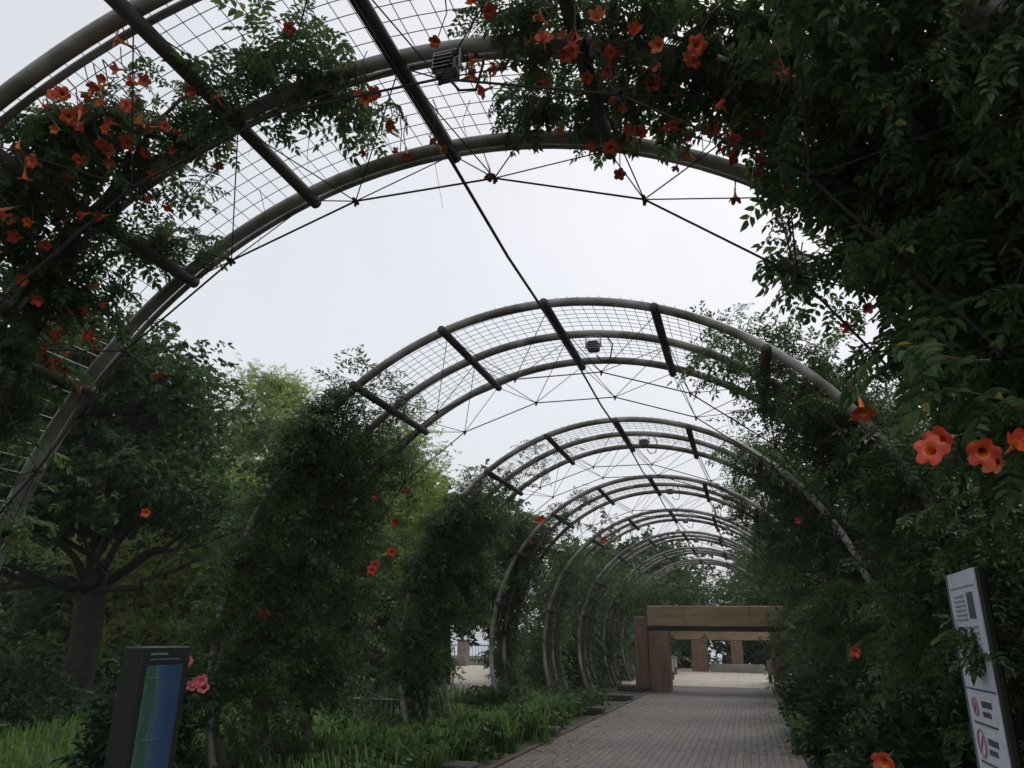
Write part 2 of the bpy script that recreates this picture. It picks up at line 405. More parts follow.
for k,(a,d) in enumerate(zip(arches,desc)):
    a['label']=f'{ORD[k]} curved steel arch from the viewer, {d}'.replace('arch from the viewer' if k==0 else '~','arch of the walk')
# ridge cable
b=MB(); pts=[]
for k in range(8):
    y=Y0+PITCH*k; pts+= [vault(89.7,y,R-.13),vault(89.7,y+.83,R-.13),vault(89.7,y+1.65,R-.13)]
    if k<7: pts.append(vault(89.7,y+2.9,R-.17))
b.tube(pts,.012,6); tag(b.build('ridge_cable',M['rod']),'dark steel cable running along the crowns under all arches','cable')
# floodlights hanging from each middle hoop
def make_flood():
    t=thing('floodlight',vault(84.5,Y0+HW,R-.01),'x','floodlight','floodlights under the arch crowns')
    p=np.array(t.location)
    b=MB(); b.box(p[0]-.065,p[0]+.065,p[1]-.07,p[1]+.04,p[2]-.20,p[2]-.09,0,.02)
    for i in range(4): b.box(p[0]-.055,p[0]+.055,p[1]-.085,p[1]-.068,p[2]-.185+.025*i,p[2]-.178+.025*i); h=b.build('housing',M['lampgrey'],t)
    b=MB(); b.box(p[0]-.055,p[0]+.055,p[1]+.038,p[1]+.046,p[2]-.19,p[2]-.10,0,.004); b.build('glass',M['lampdark'],h)
    b=MB()
    b.tube([p+[-.078,-.02,-.16],p+[-.078,-.02,-.03],p+[.078,-.02,-.03],p+[.078,-.02,-.16]],.01,6); b.build('bracket',M['lampgrey'],t)
    b=MB(); b.tube([p+[.04,-.05,-.26],p+[.09,-.04,-.33],p+[.17,0,-.31],p+[.2,.02,-.12],p+[.12,.03,0]],.008,6); b.build('cable',M['rod'],t)
    return t
fl=make_flood(); fl['label']='grey floodlight under the crown of the nearest arch, orange flowers beside it'
for k in range(1,8):
    c=copy_tree(fl); c.location.y+=PITCH*k; c['label']=f'grey floodlight hanging under the crown of the {ORD[k]} arch from the viewer'
# granite blocks at the left feet, edge of the walk
blk=None
for k in range(2,8):
    for j,dy in enumerate((-1.2,)):
        y=Y0+PITCH*k+dy; x=-3.5+.28*(y+6)/35.5
        if blk is None:
            b=MB(); b.box(x-1.0,x+.1,y-.3,y+.1,0,.16,0,.025); blk=b.build('kerb_block',M['stone']); base=(x,y); o=blk
        else:
            o=blk.copy(); COL.objects.link(o); o.location=(x-base[0],y-base[1],0)
        tag(o,f"low granite block on the left path edge just before the {ORD[k]} arch from the viewer",'stone block','granite blocks along the left path edge')

# ------------------------------------------------------------------ flowers
def flower_mesh(name, size, fold, mats):
    b=MB(); n=20
    prof=[(-.075,.0015),(-.022,.0019),(-.018,.0055),(-.004,.0068),(.0,.0062),(.012,.006),(.03,.008),(.05,.013),(.062,.019)]
    V=[]
    for z,r in prof:
        for i in range(n):
            a=2*PI*i/n; V.append((r*math.cos(a),r*math.sin(a),z))
    def petal(k):
        for i in range(n):
            a=2*PI*i/n; lob=abs(math.cos(2.5*a))**.55
            r=.019+(.014+.013*lob)*k; z=.062+fold*k*(.4+.6*lob)+ (.006*math.sin(5*a+1)*k)
            V.append((r*math.cos(a),r*math.sin(a),z))
    petal(.55); petal(1.0)
    F=[];mi=[]
    L=len(prof)+2
    for i in range(L-1):
        for j in range(n):
            F.append((i*n+j,i*n+(j+1)%n,(i+1)*n+(j+1)%n,(i+1)*n+j)); mi.append(2 if i<4 else (1 if i<len(prof)-1 else 0))
    V=np.array(V)*size
    F=[tuple(q) for q in F]
    me=bpy.data.meshes.new(name); me.from_pydata(V.tolist(),[],F)
    for q in mats: me.materials.append(q)
    me.polygons.foreach_set('material_index',np.array(mi,np.int32)); me.polygons.foreach_set('use_smooth',np.ones(len(F),bool))
    return me
FL=[flower_mesh('trumpet_flower',1.0,.006,[M['petal'],M['throat'],M['calyx']]),flower_mesh('trumpet_flower',1.05,-.006,[M['petal'],M['throat'],M['calyx']]),
    flower_mesh('faded_flower',.85,.022,[M['petal_old'],M['throat'],M['calyx']]),flower_mesh('bud_flower',.85,.03,[M['petal'],M['throat'],M['calyx']]),flower_mesh('pink_flower',1,.01,[M['pink'],M['pink'],M['calyx']])]
def flower(parent, p, d, kind=None, s=1.0):
    me=FL[kind if kind is not None else random.choice((0,1,1,2,2,3))]
    o=bpy.data.objects.new('flower',me); COL.objects.link(o); o.parent=parent
    o.location=Vector(p)-parent.location
    o.rotation_euler=Vector(d).to_track_quat('Z','Y').to_euler(); o.scale=(s,s,s); return o

# ------------------------------------------------------------------ vines
class Vine:
    def __init__(s,lod,leaf): s.lod=lod; s.leaf=leaf; s.P=[];s.A=[];s.U=[];s.S=[]; s.st=MB(); s.tips=[]
    def shoot(s,p,d,L,droop=.5,step=None,rad=.004,leaf=None):
        leaf=(leaf or s.leaf)*random.choice((.75,.9,1,1.1,1.35)); step=step or leaf*.36; n=max(2,int(L/step)); p=np.array(p,float); d=np.array(d,float); d/=np.linalg.norm(d)+1e-9; pts=[p.copy()]
        for i in range(n):
            d=d+np.array([0,0,-droop*step*1.6])+rng.normal(0,.12,3); d/=np.linalg.norm(d); p=p+d*step
            if p[2]<.05: break
            pts.append(p.copy())
            for sd in ((-1,1) if s.lod<2 else (random.choice((-1,1)),)):
                side=np.cross(d,[0,0,1])*sd+rng.normal(0,.35,3)
                a=side*.9+d*.45+np.array([0,0,-.35]); u=np.array([0,0,1.])+rng.normal(0,.45,3)
                s.P.append(p.copy()); s.A.append(a); s.U.append(u); s.S.append((leaf or s.leaf)*random.uniform(.7,1.2))
        if len(pts)>=2:
            if s.lod<2: s.st.tube(pts,np.linspace(rad,rad*.4,len(pts)),4)
            s.tips.append((pts[-1],d))
    def build(s,parent):
        ch=scatter(T_VINE[s.lod],np.array(s.P),np.array(s.A),np.array(s.U),np.array(s.S))
        leaf_mesh('foliage',ch,M['vine'],parent)
        if s.st.f: s.st.build('stems',M['stem'],parent)
def mask_n(): return rng.normal(0,1,3)
def vine_patch(V,k,th0,th1,n,r0,r1,L=(.3,.9),y0=-.15,y1=1.8,inward=.3,droop=.5,leaf=None):
    yk=Y0+PITCH*k
    for _ in range(n):
        th=random.uniform(th0,th1); y=yk+random.uniform(y0,y1); r=random.uniform(r0,r1)
        p=vault(th,y,R+r)
        if p[2]<.05: continue
        if th>90 and p[2]<1.95 and ((k==2 and y>yk+.75) or (k==3 and r>.12)): continue      # open gap to the plaza
        a=RAD(th); out=np.array([math.cos(a),0,math.sin(a)])
        sgn=-1 if random.random()<inward else 1
        d=out*sgn*random.uniform(.2,1)+mask_n()*.6
        V.shoot(p,d,random.uniform(*L),droop,leaf=leaf)
def stalk(V,p):
    rr=math.hypot(p[0]-CX,p[2]-CZ); q=np.array([CX+(p[0]-CX)*(R+.03)/rr,min(p[1],Y0+2*HW-.03),CZ+(p[2]-CZ)*(R+.03)/rr])
    m=(p+q)/2+rng.normal(0,.03,3); V.st.tube([q,m,p],[.004,.0035,.003],4,False)
    if np.linalg.norm(p-q)>.5:
        for u in (.25,.5,.75): V.shoot(q*(1-u)+p*u,rng.normal(0,.6,3)+[0,0,-.2],.14,.5,leaf=.1)
def trunks(V,k,left,n=4,top=None):
    yk=Y0+PITCH*k
    for i in range(n):
        a0=204 if left else -24; a1=(top or (150 if left else 35))+random.uniform(-12,12); y=yk+random.uniform(0,1.65)
        ths=np.linspace(a0,a1,14); ph=random.uniform(0,6); r=random.uniform(-.1,.12)
        pts=[vault(t,y+.18*math.sin(j*.8+ph),R+r+.06*math.sin(j*1.1+ph)) for j,t in enumerate(ths)]
        V.st.tube(pts,np.linspace(random.uniform(.022,.04),.01,14),7)
def vine_flowers(V,t,n,side_in=True):
    for i in range(n):
        p,d=random.choice(V.tips); flower(t,p+rng.normal(0,.03,3),np.array([0,-.5,-.2])+rng.normal(0,.6,3)+(CX-p[0])*np.array([.25,0,0]))

# --- nearest arch, left
t=thing('trumpet_vine',(CX-2.97,Y0+.8,0),'thin orange flowered trumpet vine over the left half of the nearest arch','vine','trumpet vines on the arches')
V=Vine(0,.135)
def px_patch(V,cx_,cy_,rx,ry,n,L=(.2,.6),roff=(-.02,.24),dv=None,droop=.6,leaf=None):
    for _ in range(n):
        a=random.uniform(0,2*PI); q=math.sqrt(random.random())
        p=on_vault(cx_+rx*q*math.cos(a),cy_+ry*q*math.sin(a),R+random.uniform(*roff))
        if p[2]<.1 or p[1]<1.2: continue
        d=(np.array(dv) if dv is not None else np.array([0,0,-.1]))+rng.normal(0,.7,3)
        V.shoot(p,d,random.uniform(*L),droop,leaf=leaf)
for a in [(100,125,70,32,30),(60,150,50,40,26),(25,200,40,35,34),(165,120,32,26,9),(120,165,28,18,6),(215,92,28,18,8),(285,66,50,24,26),(330,95,40,10,9),(365,95,26,10,6),
          (185,182,24,14,6),(165,240,34,12,10),(190,245,16,12,8),(50,255,50,26,26),(30,310,40,34,30),(100,285,28,14,9),(25,350,40,36,24),(10,400,24,36,12),(10,450,30,40,6)]:
    px_patch(V,*a,L=(.12,.4))
vine_patch(V,0,158,203,40,-.1,.3,(.2,.6))
def px_stem(V,pts,r0,r1,off=0.02):
    P=[on_vault(x,y,R+off) for x,y in pts]
    # smooth
    Q=[]
    for i in range(len(P)-1):
        for s_ in np.linspace(0,1,5)[:-1]: Q.append(P[i]*(1-s_)+P[i+1]*s_+rng.normal(0,.006,3))
    Q.append(P[-1]); V.st.tube(Q,np.linspace(r0,r1,len(Q)),6)
px_stem(V,[(5,420),(40,310),(62,262),(92,215),(118,180),(150,130),(178,100),(215,88),(290,70),(360,95)],.02,.005)
px_stem(V,[(15,370),(60,300),(110,255),(160,240),(190,245)],.014,.004)
for x,y in [(250,125),(310,130),(380,90),(395,110),(150,60),(260,190),(440,150),(470,100)]:
    p=on_vault(x,y,R); V.st.tube([p,p+rng.normal(0,.03,3)+[0,0,-.15],p+rng.normal(0,.05,3)+[0,0,-.35]],[.003,.002,.001],4)
px_stem(V,[(20,300),(10,220),(40,170),(80,130),(130,115)],.014,.004)
trunks(V,0,True,4,160)
LF=[(69,115),(58,100),(74,122),(290,25),(437,40),(190,88),(52,108),(107,78),(108,84),(142,85),(143,111),(158,127),(166,127),(135,110),(122,110),(118,125),(105,107),(183,142),(178,150),(107,152),(85,157),(40,165),(25,168),(12,208),(8,222),(33,222),(90,213),(108,215),(47,240),(2,318),(172,202),(155,200),(40,297),(95,335),(102,338),(70,333),(72,350),(48,345),(50,358),(68,368),(62,366),(100,350),(157,372),(92,340),(365,98),(357,100),(430,137),(437,145),(400,154),(406,150),(372,95),(125,70),(60,130),(20,140),(150,150),(75,315),(110,130),(132,140)]
LF+=[(x+random.uniform(-50,60),max(8,y+random.uniform(-40,40))) for x,y in random.sample(LF,30)]
for x,y in LF:
    p=on_vault(x,y,R-random.uniform(.1,.3)); 
    if p[1]>Y0+2*HW+.45 or p[1]<Y0-.3: continue
    stalk(V,p); flower(t,p,rng.normal(0,.6,3)+np.array([.1,-.7,-.6]),s=random.uniform(.6,1.05))
V.build(t)
# --- nearest arch, right
t=thing('trumpet_vine',(CX+2.97,Y0+.8,0),'massive dark trumpet vine with big orange flowers, right side of the nearest arch','vine','trumpet vines on the arches')
V=Vine(0,.135)
vine_patch(V,0,-24,22,620,-.1,.5,(.3,.8),-.1,1.9,.35)
vine_patch(V,0,20,36,210,-.15,.4,(.25,.6),-.3,1.8,.4)
for _ in range(60):
    V.shoot(vault(random.uniform(10,34),Y0+random.uniform(.1,.9),2.75+random.uniform(0,.35)),mask_n()+[0,0,.2],random.uniform(.2,.5),.6)
vine_patch(V,0,16,50,60,-.25,-.02,(.15,.35),-.35,.12,.6)
vine_patch(V,0,34,44,150,-.02,.35,(.15,.36),-.3,1.6,.25)
vine_patch(V,0,43,54,85,.0,.35,(.12,.32),-.3,1.55,.2)
for a in [(520,85,36,20,11),(565,95,40,22,15),(612,105,34,26,12),(660,70,55,40,20),(720,60,55,50,24),(740,25,70,34,22),(620,12,50,20,18),(545,12,55,14,14),(500,16,26,14,6),(770,110,26,50,16)]:
    px_patch(V,*a,L=(.12,.38))
for a in [(795,245,18,8,5),(830,262,26,12,8),(880,275,30,16,10),(860,200,36,24,18),(950,330,26,46,26),(975,420,30,46,30),(930,200,60,50,60),(850,120,50,60,60)]:
    px_patch(V,*a,L=(.15,.4),roff=(-.25,0))
px_stem(V,[(1000,350),(930,270),(880,200),(830,120),(780,75),(720,50),(650,30),(560,20)],.03,.006)
px_stem(V,[(1010,300),(960,230),(900,150),(860,80),(840,20)],.026,.01)
px_stem(V,[(1015,160),(950,180),(880,235),(820,245)],.018,.005,-.2)
px_stem(V,[(1015,380),(930,330),(870,285),(850,240)],.024,.01,-.25)
px_stem(V,[(1020,90),(940,110),(870,100),(800,60),(720,70)],.018,.006,-.05)
trunks(V,0,False,7,45)
RF=[(490,88),(482,60),(488,2),(548,25),(565,38),(577,52),(545,48),(602,55),(609,75),(634,36),(620,140),(612,147),(625,103),(697,55),(668,138),(678,162),(695,160),(690,140),(708,125),(755,132),(726,155),(735,190),(755,180),(780,170),(782,185),(745,147),(728,150),(590,153),(620,172),(808,268),(762,268),(895,278),(868,305),(855,325),(893,100),(800,100),(575,40),(655,70),(672,95)]
RF+=[(x+random.uniform(-60,60),max(5,y+random.uniform(-25,12))) for x,y in random.sample([q for q in RF if q[1]<150]*2,36)]
for x,y in RF:
    p=on_vault(x,y,R-random.uniform(.12,.3)); 
    if p[1]>Y0+2*HW+.45 or p[1]<Y0-.3: continue
    stalk(V,p); flower(t,p,rng.normal(0,.6,3)+np.array([-.1,-.7,-.6]),s=random.uniform(.6,1.05))
for x,y,yy,k_ in [(860,400,2.0,0),(952,437,1.9,0),(940,456,1.85,1),(980,448,1.85,0),(1008,452,1.9,3),(1003,462,1.9,2)]:
    p=at_y(x,y,yy); flower(t,p,np.array([-.25,-.9,-.15])+rng.normal(0,.35,3),k_,random.uniform(.68,.85))
    V.shoot(p+np.array([.35,.12,.12]),np.array([-1,-.1,.0]),.3,.3,leaf=.13)
for x,y,yy in [(888,757,3.2),(858,650,6),(720,530,13),(800,520,9)]:
    flower(t,at_y(x,y,yy),(-.4,-.8,-.2),0,.9)
V.build(t)
# --- the other arches
lab={1:('a dense dark column','thick behind its bare hoop'),2:('dark beside paler trees','dark and shapeless'),3:('with loose sprays against the sky','closing off the right bed'),
     4:('rising behind a white hoop foot','dark above the grey kerb'),5:('a narrow dark strip','a narrow dark strip'),6:('close to the stone gate','close to the stone gate'),7:('the last one behind the gate','the last one behind the gate')}
for k in range(1,8):
    lod=1 if k<4 else 2; leaf=(.15,.17,.19)[k-1] if lod==1 else .28
    q=1 if k<4 else .6
    for left in (True,False):
        t=thing('trumpet_vine',(CX+(-2.97 if left else 2.97),Y0+PITCH*k+.8,0),f"trumpet vine on the {'left' if left else 'right'} side of the {ORD[k]} arch, {lab[k][0 if left else 1]}",'vine','trumpet vines on the arches')
        V=Vine(lod,leaf)
        if left:
            vine_patch(V,k,150,190,int(470*q),*((-.45,.0) if k<3 else (.05,.75)),(.15,.42),(.0 if k<3 else .1),2.2,.65 if k<3 else .2)
            vine_patch(V,k,134,152,int(240*q),*((-.25,.15) if k<3 else (.0,.5)),(.15,.42),-.05,1.8,.5 if k<3 else .2)
            vine_patch(V,k,122,134,int(18*q),-.05,.15,(.12,.35),-.1,1.7,.3)
            vine_patch(V,k,190,204,int((85 if k<3 else 110)*q),-.25 if k<3 else .0,.6,(.2,.5))
            if k>=3: vine_patch(V,k,148,198,int(230*q),-.12,.35,(.15,.4),.55,1.7,.4)
            if k in (1,2):
                vine_patch(V,k,136,166,130,-.2,.06,(.12,.3),-.3,.15,.6); vine_patch(V,k,166,186,60,-.25,.08,(.15,.35),-.3,.15,.6)
            if k==1: vine_patch(V,k,124,138,30,.0,.25,(.12,.28),.0,1.0,.1); vine_patch(V,k,129,146,90,-.14,.1,(.1,.25),-.2,.1,.5)
            if k in (2,3,4): vine_patch(V,k,108,124,7,-.05,.15,(.3,.5),.2,1.4,.2)
        else:
            vine_patch(V,k,-25,18,int(420*q),-.25,.5,(.3,.9),.2 if k==3 else -.25,2.2,.4); vine_patch(V,k,15,30,int(130*q),-.1,.45,(.3,.7),.15,2.2,.4)
            if k==1: vine_patch(V,k,-14,20,90,-.15,.3,(.2,.45),-.4,.05,.5)
            vine_patch(V,k,8,34,(70 if k==1 else 0),-.14,.1,(.12,.3),-.25,.1,.5); vine_patch(V,k,28,50,int(240*q),-.05,.4,(.2,.7),.25,1.9,.4)
            vine_patch(V,k,48,64,int(60*q),-.02,.25,(.15,.45),.4,1.6,.3)
        trunks(V,k,left,5)
        vine_flowers(V,t,(5 if left else 4) if k<5 else 2)
        if k==1 and left:
            for x,y,yy in [(148,513,7),(375,565,7.5),(392,552,7.6),(372,570,7.3),(405,490,8),(395,522,8),(265,613,6.6),(268,545,6.8)]:
                flower(t,at_y(x,y,yy),(.4,-.8,-.1),None,1.25)
        if k==2 and left:
            for x,y,yy in [(541,519,10.8),(537,521,10.7),(602,540,12)]: flower(t,at_y(x,y,yy),(.4,-.8,-.1),0,1.3)
        V.build(t)

# ------------------------------------------------------------------ trees
def tree(name,label,base,h_trunk,r_trunk,ells,nclump,nleaf,leaf,temps,mat,group='trees left of the walk',clump=.7,flatz=.6,lean=(0,0),limbs=()):
    base=np.array(base,float); t=thing(name,base,label,'tree',group)
    top=base+np.array([lean[0],lean[1],h_trunk])
    nodes=[base-np.array([0,0,.1]),base*.5+top*.5+rng.normal(0,.06,3)*[1,1,0],top]; par=[-1,0,1]; limb_tips=[]; limb_nodes=[]
    for az_,L_,rise in limbs:
        prev=2
        for j in range(1,7):
            u=j/6; q=top+np.array([math.cos(RAD(az_))*L_*u,math.sin(RAD(az_))*L_*u,rise*u**1.4-.25*math.sin(u*PI)*(1 if rise<1 else -1)])+rng.normal(0,.09,3)
            nodes.append(q); par.append(prev); prev=len(nodes)-1; limb_nodes.append(prev)
        limb_tips.append(prev)
    wts=np.array([e[3]*e[4]*e[5] for e in ells],float)**.67; wts/=wts.sum(); pts=[]
    for _ in range(nclump):
        e=ells[rng.choice(len(ells),p=wts)]; d=rng.normal(0,1,3); d/=np.linalg.norm(d); q=random.random()**.45
        pts.append(base+np.array(e[:3])+d*q*np.array(e[3:]))
    pts=np.array(pts); pts=pts[pts[:,2]>base[2]+.4]; pts=pts[np.argsort(np.linalg.norm(pts-top,axis=1))]
    tips=list(limb_tips)
    for p in pts:
        N=np.array(nodes[2:]); c=np.linalg.norm(N-p,axis=1)+.35*np.maximum(0,N[:,2]-p[2]); i=int(np.argmin(c))+2
        m=nodes[i]*.5+p*.5+rng.normal(0,.1,3)*np.linalg.norm(p-nodes[i])+np.array([0,0,.06*np.linalg.norm(p-nodes[i])])
        nodes.append(m); par.append(i); nodes.append(p); par.append(len(nodes)-2); tips.append(len(nodes)-1)
    wt=np.zeros(len(nodes)); wt[tips]=1
    for i in range(len(nodes)-1,0,-1): wt[par[i]]+=wt[i]
    rad=np.maximum(.012,r_trunk*(wt/wt[0])**.46)
    b=MB()
    fl_=[rad[0]*1.35,rad[0]*1.02,rad[2]]
    b.tube([nodes[0],nodes[0]*.75+nodes[1]*.25,nodes[1],nodes[2],nodes[2]+[0,0,rad[0]*.5]],[rad[0]*1.5,rad[0]*1.1,rad[0]*.95,rad[0]*.95,rad[0]*.45],12)
    for j in range(0,len(limb_nodes),6):
        c_=limb_nodes[j:j+6]; b.tube([top-np.array([0,0,.3])]+[nodes[i] for i in c_],[r_trunk*.32]+[r_trunk*.22*(1-.16*q) for q in range(6)],8)
    for i in range(3,len(nodes)):
        if i in limb_nodes: continue
        if rad[i]<.013 and leaf<.2 and random.random()<.5: continue
        a=nodes[par[i]]; b.tube([a,nodes[i]],[min(rad[par[i]],rad[i]*1.25),rad[i]],6 if rad[i]>.04 else 4,False)
    b.build('trunk',M['bark'],t,True)
    P=[];A=[]
    for i in tips:
        n=nleaf; c=nodes[i]; q=rng.normal(0,1,(n,3))*np.array([clump,clump,clump*flatz])*random.uniform(.6,1.25)*.5
        P.append(c+q); A.append(q*np.array([1,1,.5])+rng.normal(0,.35,(n,3))*clump+np.array([0,0,-.12*clump]))
    P=np.concatenate(P);A=np.concatenate(A); U=np.array([0,0,1.])+rng.normal(0,.45,P.shape)
    k=P[:,2]>.15; P,A,U=P[k],A[k],U[k]
    leaf_mesh('crown',scatter(temps,P,A,U,leaf*rng.uniform(.7,1.25,len(P))),mat,t)
    return t
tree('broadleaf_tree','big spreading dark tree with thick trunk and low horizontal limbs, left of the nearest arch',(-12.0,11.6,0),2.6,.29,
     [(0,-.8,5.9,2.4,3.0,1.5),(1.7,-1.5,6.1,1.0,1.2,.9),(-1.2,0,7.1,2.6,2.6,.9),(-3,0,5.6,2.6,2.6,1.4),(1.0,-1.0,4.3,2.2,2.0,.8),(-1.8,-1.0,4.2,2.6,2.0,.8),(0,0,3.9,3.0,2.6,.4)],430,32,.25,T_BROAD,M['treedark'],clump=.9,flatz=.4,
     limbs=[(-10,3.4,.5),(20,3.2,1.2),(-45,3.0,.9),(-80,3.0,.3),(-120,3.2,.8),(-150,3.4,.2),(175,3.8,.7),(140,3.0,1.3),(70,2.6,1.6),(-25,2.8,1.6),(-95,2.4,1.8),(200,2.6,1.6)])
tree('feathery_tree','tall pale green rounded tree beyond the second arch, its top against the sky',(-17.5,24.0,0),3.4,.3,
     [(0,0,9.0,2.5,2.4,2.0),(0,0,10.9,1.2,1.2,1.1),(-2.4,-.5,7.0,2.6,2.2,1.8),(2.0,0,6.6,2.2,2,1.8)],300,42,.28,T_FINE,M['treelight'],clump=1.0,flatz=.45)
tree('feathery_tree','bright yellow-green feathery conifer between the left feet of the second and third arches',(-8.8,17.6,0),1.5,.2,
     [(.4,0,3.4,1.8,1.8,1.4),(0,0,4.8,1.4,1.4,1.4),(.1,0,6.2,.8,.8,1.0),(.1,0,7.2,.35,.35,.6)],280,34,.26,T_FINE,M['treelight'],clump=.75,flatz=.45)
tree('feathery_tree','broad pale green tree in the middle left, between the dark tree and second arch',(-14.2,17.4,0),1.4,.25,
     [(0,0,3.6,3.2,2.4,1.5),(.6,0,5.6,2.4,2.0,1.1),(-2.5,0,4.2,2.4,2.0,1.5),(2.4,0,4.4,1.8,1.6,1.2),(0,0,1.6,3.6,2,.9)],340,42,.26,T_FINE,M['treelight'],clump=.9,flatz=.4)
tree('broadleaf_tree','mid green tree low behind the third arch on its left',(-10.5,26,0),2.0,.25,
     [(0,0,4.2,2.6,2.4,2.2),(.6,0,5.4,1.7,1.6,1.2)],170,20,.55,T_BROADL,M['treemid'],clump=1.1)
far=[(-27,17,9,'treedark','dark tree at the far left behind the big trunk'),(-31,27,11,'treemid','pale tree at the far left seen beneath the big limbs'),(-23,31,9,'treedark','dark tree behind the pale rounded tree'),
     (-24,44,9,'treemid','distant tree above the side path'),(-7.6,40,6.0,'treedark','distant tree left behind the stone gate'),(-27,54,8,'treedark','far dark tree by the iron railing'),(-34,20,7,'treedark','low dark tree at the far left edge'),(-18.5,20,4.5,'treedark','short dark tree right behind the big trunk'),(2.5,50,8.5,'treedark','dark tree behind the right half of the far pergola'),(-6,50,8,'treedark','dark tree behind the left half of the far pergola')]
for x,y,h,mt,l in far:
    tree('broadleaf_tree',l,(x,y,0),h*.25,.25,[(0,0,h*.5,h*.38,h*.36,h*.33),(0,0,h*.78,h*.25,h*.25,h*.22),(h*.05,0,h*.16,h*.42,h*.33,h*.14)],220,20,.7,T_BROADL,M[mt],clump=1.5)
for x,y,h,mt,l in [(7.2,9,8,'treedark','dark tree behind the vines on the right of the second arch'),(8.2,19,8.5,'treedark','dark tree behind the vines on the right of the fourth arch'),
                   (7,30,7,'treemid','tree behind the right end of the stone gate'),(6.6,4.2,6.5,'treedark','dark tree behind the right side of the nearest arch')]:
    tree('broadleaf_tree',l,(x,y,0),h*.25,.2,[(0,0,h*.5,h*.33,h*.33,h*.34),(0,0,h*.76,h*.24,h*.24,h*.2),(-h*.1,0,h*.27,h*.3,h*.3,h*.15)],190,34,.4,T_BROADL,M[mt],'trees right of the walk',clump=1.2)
for x,y,h,l in [(-7.5,58,4.6,'small tree by the water, left of the two behind the far stone pergola'),(3.5,58,4.9,'small tree by the water, right of the two behind the far stone pergola')]:
    tree('broadleaf_tree',l,(x,y,0),h*.4,.12,[(0,0,h*.68,h*.4,h*.4,h*.3)],70,18,.6,T_BROADL,M['treedark'],'trees by the water',clump=1.2)

# ------------------------------------------------------------------ shrubs, lilies, grass
def shrub(label,base,ells,n,leaf,mat='shrub',temps=T_BROAD,group='shrubs in the left bed'):
    t=thing('shrub',base,label,'shrub',group); base=np.array(base,float); P=[];A=[]; b=MB()
    for _ in range(n):
        e=random.choice(ells); d=rng.normal(0,1,3); d/=np.linalg.norm(d); c=np.array(e[:3])+d*(random.random()**.4)*np.array(e[3:])
        if c[2]<.1: continue
        q=rng.normal(0,.09,(12,3)); P.append(base+c+q); A.append(d*.6+q*4+rng.normal(0,.3,(12,3))+[0,0,.2])
        if random.random()<.25: b.tube([base+rng.normal(0,.012,3)*[1,1,0],base+c*.5+rng.normal(0,.05,3),base+c],[.012,.008,.004],4)
    P=np.concatenate(P);A=np.concatenate(A)
    leaf_mesh('foliage',scatter(temps,P,A,np.array([0,0,1.])+rng.normal(0,.4,P.shape),leaf*rng.uniform(.7,1.2,len(P))),M[mat],t)
    b.build('stems',M['stem'],t); return t
shrub('rounded dark shrub at the lower left corner, left of the map board',(-7.3,4.9,0),[(0,0,.75,.7,.8,.6),(-.6,.3,.6,.8,.8,.5),(-.6,0,1.05,.7,.7,.45)],190,.17)
shrub('shrub behind the map board near the thick tree trunk',(-10.4,9.0,0),[(0,0,.6,.9,.9,.5),(-1.2,0,.8,.9,.7,.5)],170,.17)
rosebush=shrub('straggly shrub with pink flowers beside the map board',(-5.35,6.0,0),[(0,0,.8,.35,.35,.55)],45,.16)
for x,y in [(200,685),(206,690),(190,664),(195,688),(204,683)]:
    o=flower(rosebush,at_y(x,y,6.0),(.3,-.8,.3),4,1.2); 
for x,y,d in [(-4.5,13.6,'low leafy plant in the left bed beyond the third arch'),(-7.6,13.6,'low leafy plant in the left bed, left of the third arch'),(-6.6,13.0,'low leafy plant in the left bed nearest the picket railing')]:
    shrub(d,(x,y,0),[(0,0,.25,.55,.55,.25)],60,.17)
shrub('low shrub on the right bed under the second arch',(1.35,7.0,0),[(0,0,.5,.55,1.2,.5)],130,.2,group='shrubs in the right bed')
shrub('low shrub on the right bed under the third arch',(1.4,11.0,0),[(0,0,.5,.6,1.6,.5)],130,.22,group='shrubs in the right bed')
shrub('low shrub at the right path edge under the fourth arch',(1.3,15.5,0),[(0,0,.45,.5,1.6,.45)],90,.24,temps=T_BROADL,group='shrubs in the right bed')
def blades(name,region,n,h,wd,mat,parent=None,arch=.55,clumped=None):
    V=[];
    if clumped is not None:
        C=clumped[rng.integers(0,len(clumped),n)]; X=C[:,0]+rng.normal(0,.06,n); Yv=C[:,1]+rng.normal(0,.06,n)
    else:
        X=rng.uniform(region[0],region[1],n); Yv=rng.uniform(region[2],region[3],n)
    a=rng.uniform(0,2*PI,n); H=h*rng.uniform(.55,1.2,n); out=H*arch*rng.uniform(.3,1.4,n); w_=wd*rng.uniform(.7,1.3,n)
    dx,dy=np.cos(a),np.sin(a); px_,py_=-dy,dx
    segs=[(0,0,1),(.25,.55,1),(.6,.92,.8),(1.0,.86,.1)]
    rows=[]
    for o_,z_,k_ in segs:
        cxx=X+dx*out*o_; cyy=Yv+dy*out*o_; zz=H*z_
        rows.append(np.stack([cxx-px_*w_*k_/2,cyy-py_*w_*k_/2,zz],1)); rows.append(np.stack([cxx+px_*w_*k_/2,cyy+py_*w_*k_/2,zz],1))
    v=np.stack(rows,1); f=np.array([(0,1,3,2),(2,3,5,4),(4,5,7,6)])
    return leaf_mesh(name,[(v,f)],mat,parent)
g=blades('grass',(-14,-3.6,3.0,18.3),38000,.46,.016,M['lily']); tag(g,'rough bright green grass in the bed left of the walk','grass',kind='stuff')
g=blades('ground_cover',(.76,2.6,3.0,27),9000,.22,.02,M['shrub']); tag(g,'dark low ground cover along the right path edge','ground cover',kind='stuff')
